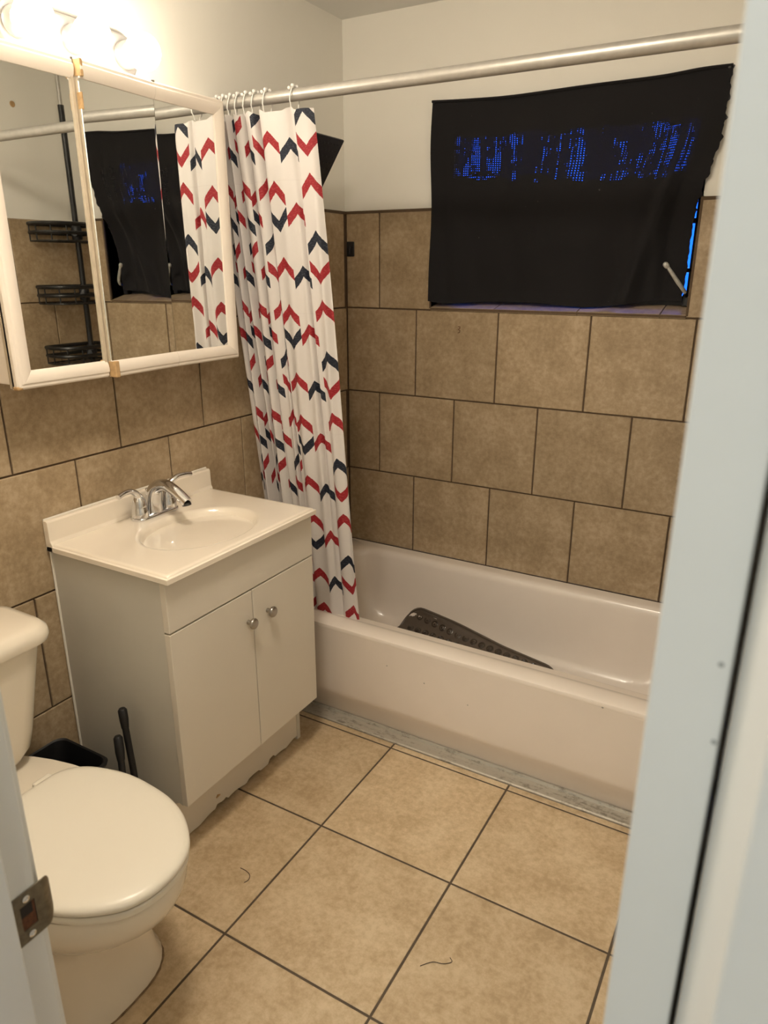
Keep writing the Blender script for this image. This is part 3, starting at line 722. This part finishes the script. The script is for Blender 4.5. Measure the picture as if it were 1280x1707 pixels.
# ------------------------------------------------------------------ mirror cabinet
CY0, CY1, CZ0, CZ1, CX = -1.532, -.800, 1.247, 1.934, .112
mc = thing('medicine_cabinet', (.06, -1.165, CZ0), 'white three-door mirrored medicine cabinet above the vanity', 'medicine cabinet')
b = bm_(); box(b, .001, CX-.0145, CY0+.002, CY1-.002, CZ0+.010, CZ1-.006); obj('cabinet_body', b, 'white', mc, bevel=.002)
D1, D2 = -1.284, -1.052
def railprof(z0, up):     # moulding profile (x, z) for a horizontal rail, up = +1 bottom rail, -1 top rail
    p = [(-.006, 0), (.010, 0), (.0145, .004), (.0145, .010), (.0175, .0125), (.0185, .020), (.0165, .030), (.0105, .0395), (-.006, .0395)]
    return [(CX+x, z0+up*z) for x, z in p]
def cab_door(y0, y1, stile0, stile1, tilt, piv, lab):
    ph = Matrix.Translation((CX-.006, piv, 0)) @ Matrix.Rotation(tilt, 4, 'Z') @ Matrix.Translation((-(CX-.006), -piv, 0))
    T = lambda p: tuple(ph @ Vector(p))
    b = bm_(); box(b, CX+.001, CX+.008, y0+.001+(.03 if stile0 else 0), y1-.001-(.025 if stile1 else 0), CZ0+.030, CZ1-.030)
    b.transform(ph); m = obj('door', b, 'mirror', mc); m['label'] = lab
    b = bm_(); box(b, CX-.014, CX+.0008, y0+.001, y1-.001, CZ0+.002, CZ1-.002); b.transform(ph); obj('backing_board', b, 'edge', m, loc=(0, 0, 0))
    for z0, up in ((CZ0, 1), (CZ1, -1)):
        b = bm_(); R = []
        for y in (y0+.001, y1-.001): R.append([(x, y+((z-z0)*up if (stile0 and y < y0+.01) else -(z-z0)*up if (stile1 and y > y1-.01) else 0), z) for x, z in railprof(z0, up)])
        loft(b, R); b.transform(ph); obj('rail', b, 'white', m, loc=(0, 0, 0), bevel=.0008)
    for has, ye, s in ((stile0, y0+.001, 1), (stile1, y1-.001, -1)):
        if not has: continue
        b = bm_(); pf = railprof(0, 1)
        loft(b, [[(x, ye+s*w, z0+sg*w) for x, w in pf] for z0, sg in ((CZ0, 1), (CZ1, -1))]); b.transform(ph); obj('stile', b, 'white', m, loc=(0, 0, 0), bevel=.0008)
    return m, ph
d1, p1 = cab_door(CY0, D1, True, False, 0, CY0, 'mirrored door with a rail on three sides, nearest the toilet')
d2, p2 = cab_door(D1, D2, False, False, math.radians(4.0), D2, 'mirrored door standing slightly ajar')
d3, p3 = cab_door(D2, CY1, False, True, 0, CY1, 'mirrored door nearest the shower curtain')
for q in ((CX-.004, CX+.0195, D1+.0003, D1+.014, CZ0-.0006, CZ0+.0385), (CX-.004, CX+.0180, D1+.0005, D1+.009, CZ1-.036, CZ1-.001), (CX-.003, CX+.0115, D1+.0006, D1+.006, CZ1-.10, CZ1-.065)):
    b = bx(*q); b.transform(p2); tag(obj('chipped_edge', b, 'chip', d2, bevel=.002, loc=(0, 0, 0)), 'tan chipped rail end')
b = bm_(); box(b, CX-.004, CX+.0145, CY0-.0005, CY0+.014, CZ0-.0008, CZ0+.008); tag(obj('chipped_edge', b, 'chip', d1, bevel=.003, loc=(0, 0, 0)), 'tan chipped corner')
b = bm_(); b2 = (D1-.0035, D1+.0035)
box(b, CX+.001, CX+.0125, D1-.0075, D1-.0005, CZ0+.036, CZ1-.036); tag(obj('edge_strip', b, 'edge', d1, loc=(0, 0, 0)), 'beige edge strip')
for yy in (D1, D2):
    b = bm_(); lathe(b, [(.010, 0), (.010, .003), (.004, .005)], (CX+.004, yy, CZ1-.001), n=14); obj('hinge_cap', b, 'nickel', mc, smooth=True)

# ------------------------------------------------------------------ light bar
lb = thing('vanity_light', (.02, -1.202, 1.99), 'lit three-bulb vanity light bar on the wall above the medicine cabinet', 'wall light')
def race(x, hh, y0, y1, zc=1.998, n=14):
    out = []
    for yc, a0 in ((y1, -PI/2), (y0, PI/2)):
        for i in range(n+1): a = a0+PI*i/n; out.append((x, yc+hh*math.cos(a), zc+hh*math.sin(a)))
    return out
YA, YB = -1.340, -1.052
b = bm_(); loft(b, [race(-.008, .060, YA, YB), race(.012, .060, YA, YB), race(.017, .055, YA, YB), race(.017, .050, YA, YB), race(.030, .047, YA, YB), race(.033, .044, YA, YB)])
obj('back_plate', b, 'plate', lb, bevel=.0015)
for y in (-1.345, -1.199, -1.051):
    b = bm_(); lathe(b, [(.027, .030), (.031, .036), (.031, .050), (.026, .058), (.020, .060)], (0, y, 1.998), (1, 0, 0), 24); so = obj('socket_cup', b, 'plate', lb, smooth=True)
    b = bm_(); rB = .0415; lathe(b, [(.0135, .056), (.015, .062), (.022, .068)]+[(rB*math.sin(a), .100-rB*math.cos(a)) for a in [PI*(.19+.81*i/14) for i in range(15)]], (0, y, 1.998), (1, 0, 0), 28)
    tag(obj('bulb', b, 'bulb', lb, smooth=True), 'glowing round bulb')

# ------------------------------------------------------------------ toilet
TYc = -1.792
to = thing('toilet', (.30, TYc, 0), 'bone-coloured toilet with its lid down beside the vanity', 'toilet')
def egg(x0, x1, hw, z, xc=None, pw=2.0, pb=2.4, n=40):
    xc = xc if xc is not None else x0+(x1-x0)*.48; out = []
    for i in range(n):
        a = 2*PI*i/n; c, s = math.cos(a), math.sin(a); p = pw if c > 0 else pb
        out.append((xc+(x1-xc if c > 0 else xc-x0)*math.copysign(abs(c)**(2/p), c), TYc+hw*math.copysign(abs(s)**(2/p), s), z))
    return out
b = bm_()
loft(b, [egg(.13, .578, .150, .0, .40, 3, 3), egg(.13, .579, .151, .012, .40, 3, 3), egg(.135, .570, .142, .03, .40, 3, 3), egg(.14, .563, .134, .10, .40, 2.9, 3), egg(.14, .563, .131, .18, .40, 2.7, 3), egg(.14, .575, .132, .222, .42, 2.4, 3), egg(.12, .620, .142, .248, .44), egg(.09, .675, .158, .278, .46), egg(.06, .711, .170, .313, .48), egg(.04, .727, .176, .345, .49, 1.9), egg(.035, .730, .177, .375, .49, 1.9), egg(.04, .726, .174, .386, .49, 1.9), egg(.08, .70, .15, .388, .49)])
obj('bowl', b, 'toilet', to, smooth=True)
b = bm_(); g0, g1 = egg(.125, .580, .152, .0012, .40, 3, 3, n=72), egg(.135, .575, .146, .006, .40, 3, 3, n=72)
rg_ = random.Random(5); oo = [(.40+(x-.40)*(1+k), TYc+(y-TYc)*(1+k*1.6), z) for (x, y, z), k in zip(g0, [.002+.012*rg_.random() for _ in g0])]
loft(b, [oo, g1], False, False); tag(obj('base_caulk', b, 'grime', to), 'brown grimy caulk line around the foot')
half = [(.734, 0), (.730, .036), (.714, .075), (.683, .108), (.635, .140), (.575, .161), (.51, .1695), (.46, .1705), (.41, .164), (.35, .145), (.312, .118), (.297, .085), (.295, .045), (.295, 0)]
hp = catmull([(x, y, 0) for x, y in half], 5)
def lidring(grow, z): 
    pts = []
    full = [(p.x, p.y) for p in hp]+[(p.x, -p.y) for p in hp[-2:0:-1]]
    cxm = .515
    for x, y in full:
        dx, dy = x-cxm, y; L_ = math.hypot(dx, dy); k = (L_+grow)/L_; pts.append((cxm+dx*k, TYc+dy*k, z))
    return pts
b = bm_(); loft(b, [lidring(-.012, .3905), lidring(-.002, .391), lidring(-.001, .394), lidring(-.001, .403), lidring(-.003, .4055), lidring(-.014, .4065)]); obj('seat', b, 'seatm', to, smooth=True)
b = bm_(); loft(b, [lidring(-.014, .4105), lidring(0, .411), lidring(.002, .414), lidring(.002, .421), lidring(-.002, .4265), lidring(-.011, .4300), lidring(-.024, .4322), lidring(-.08, .434), lidring(-.15, .4345)]); obj('lid', b, 'seatm', to, smooth=True)
for s in (-1, 1): obj('hinge', bx(.262, .30, TYc+s*.072-.022, TYc+s*.072+.022, .387, .409), 'seatm', to, bevel=.004)
b = bm_()
def tank(hw, x1, z, r=.05): return rrect(.022, x1, TYc-hw, TYc+hw, r, z, 8)
loft(b, [tank(.055, .150, .392, .03), tank(.085, .165, .398), tank(.115, .178, .412), tank(.132, .186, .436), tank(.142, .191, .48), tank(.155, .198, .56), tank(.168, .206, .64), tank(.178, .211, .698)])
obj('tank', b, 'toilet', to, smooth=True)
b = bm_(); loft(b, [rrect(.016, .218, TYc-.184, TYc+.184, .05, .697, 8), rrect(.010, .228, TYc-.195, TYc+.195, .055, .703, 8), rrect(.008, .231, TYc-.198, TYc+.198, .056, .714, 8), rrect(.009, .229, TYc-.196, TYc+.196, .056, .728, 8), rrect(.015, .219, TYc-.186, TYc+.186, .055, .740, 8), rrect(.030, .200, TYc-.168, TYc+.168, .05, .7455, 8), rrect(.08, .15, TYc-.12, TYc+.12, .03, .7475, 8)])
obj('tank_lid', b, 'toilet', to, smooth=True)
b = bm_(); lathe(b, [(.013, 0), (.013, .008), (.009, .010)], (.207, TYc-.12, .655), (1, 0, 0), 14); tube(b, [(.220, TYc-.12, .655), (.222, TYc-.06, .648)], [.006, .008], 8); tag(obj('flush_handle', b, 'chrome', to, smooth=True))

# wastebasket and the two long handles
wbk = thing('wastebasket', (.118, -1.572, 0), 'black open wastebasket tucked between the toilet tank and the vanity', 'wastebasket')
b = bm_(); s_ = lambda g, z: rrect(.020+g, .218-g, -1.645+g, -1.500-g, .028, z, 6)
loft(b, [s_(.028, .002), s_(.024, .008), s_(.004, .280), s_(.000, .284), s_(-.002, .292), s_(.002, .297), s_(.006, .294), s_(.010, .27), s_(.030, .012)])
obj('bin', b, 'blackplastic', wbk, smooth=True)
tbk = thing('toilet_brush', (.300, -1.492, 0), 'taller black brush handle leaning beside the vanity side panel', 'toilet brush')
b = bm_(); tube(b, [(.288, -1.485, .10), (.272, -1.480, .29), (.258, -1.476, .40)], .0085, 12); obj('handle', b, 'blackplastic', tbk, smooth=True)
b = bm_(); tube(b, [(.259, -1.4765, .392), (.257, -1.4755, .415), (.2535, -1.474, .440), (.253, -1.474, .445)], [.0095, .0115, .0115, .008], 14); obj('grip', b, 'blackplastic', tbk, smooth=True)
b = bm_(); lathe(b, [(.045, 0), (.048, .004), (.043, .11), (.045, .114), (.041, .114), (.040, .01)], (.292, -1.487, .001), n=24); obj('holder', b, 'blackplastic', tbk, smooth=True)
pl = thing('plunger', (.345, -1.525, 0), 'shorter black plunger handle crossing in front of the brush handle', 'plunger')
b = bm_(); tube(b, [(.345, -1.566, .06), (.300, -1.534, .20), (.267, -1.508, .325)], .0085, 12); obj('handle', b, 'blackplastic', pl, smooth=True)
b = bm_(); tube(b, [(.269, -1.5095, .318), (.263, -1.505, .340), (.2545, -1.4985, .372), (.2535, -1.498, .378)], [.0095, .0118, .0118, .008], 14); obj('grip', b, 'blackplastic', pl, smooth=True)
b = bm_(); lathe(b, [(.052, .001), (.054, .02), (.045, .045), (.02, .062), (.014, .075)], (.352, -1.572, 0), n=22); obj('cup', b, 'blackplastic', pl, smooth=True)

# added unseen ceiling lamp, fills the bathroom with more even light
cl_ = thing('added_ceiling_fill', (.86, -1.72, ZC), 'added unseen fill lamp, round and frosted, on the bathroom ceiling', 'added fill light')
b = bm_(); lathe(b, [(.150, .001), (.155, .006), (.155, .022), (.148, .024)], (.86, -1.72, ZC), (0, 0, -1), 32); obj('pan', b, 'whiteplastic', cl_, smooth=True)
b = bm_(); lathe(b, [(.146, .0245)]+[(.146*math.cos(a), .025+.065*math.sin(a)) for a in [PI/2*i/8 for i in range(1, 9)]], (.86, -1.72, ZC), (0, 0, -1), 32); obj('fill_dome', b, 'fill_dome', cl_, smooth=True)

# hairs on the floor tiles
def hairline(pts, lab):
    b = bm_(); tube(b, catmull(pts, 6), .0008, 5); tag(obj('hair', b, 'hair'), lab, 'hair')
hairline([(1.075, -1.405, .0018), (1.095, -1.382, .0018), (1.118, -1.374, .0018), (1.133, -1.360, .0018), (1.125, -1.352, .0018)], 'curved dark hair on the floor tile in front of the tub')
hairline([(.535, -1.392, .0018), (.555, -1.392, .0018), (.572, -1.398, .0018), (.579, -1.412, .0018), (.575, -1.424, .0018)], 'short dark hair on the floor tile by the vanity toe kick')

# ------------------------------------------------------------------ light, world, camera
w = bpy.data.worlds.new('World'); sc.world = w; w.use_nodes = True
bg = w.node_tree.nodes['Background']; bg.inputs[0].default_value = (.035, .20, 1, 1); bg.inputs[1].default_value = 1.1
ld = bpy.data.lights.new('hall_ceiling_lamp', 'AREA'); ld.shape = 'DISK'; ld.size = .5; ld.energy = 8.0; ld.color = (.96, 1, .97)
lo = bpy.data.objects.new('hall_ceiling_lamp', ld); C.objects.link(lo); lo.location = (1.2, -3.3, 2.38)

cam = bpy.data.cameras.new('camera'); co = bpy.data.objects.new('camera', cam); C.objects.link(co); sc.camera = co
f, yaw, pitch, roll = 1194.15, .5213, -.3279, .0019
cam.sensor_fit = 'HORIZONTAL'; cam.sensor_width = 36; cam.lens = 36*f/1280
fwd = Vector((-math.sin(yaw)*math.cos(pitch), math.cos(yaw)*math.cos(pitch), math.sin(pitch)))
r0 = Vector((math.cos(yaw), math.sin(yaw), 0)); u0 = r0.cross(fwd)
rr = r0*math.cos(roll)+u0*math.sin(roll); uu = -r0*math.sin(roll)+u0*math.cos(roll)
mw = Matrix((rr, uu, -fwd)).transposed().to_4x4(); mw.translation = (1.6044, -2.4954, 1.5028)
co.matrix_world = mw; cam.clip_start = .02
cam.dof.use_dof = True; cam.dof.focus_distance = 2.15; cam.dof.aperture_fstop = 8.8
sc.view_settings.view_transform = 'Standard'; sc.view_settings.look = 'None'; sc.view_settings.gamma = 1; sc.view_settings.use_curve_mapping = False
sc.view_settings.exposure = 1.44
sc.cycles.use_denoising = True
sc.cycles.max_bounces = 10; sc.cycles.transparent_max_bounces = 16
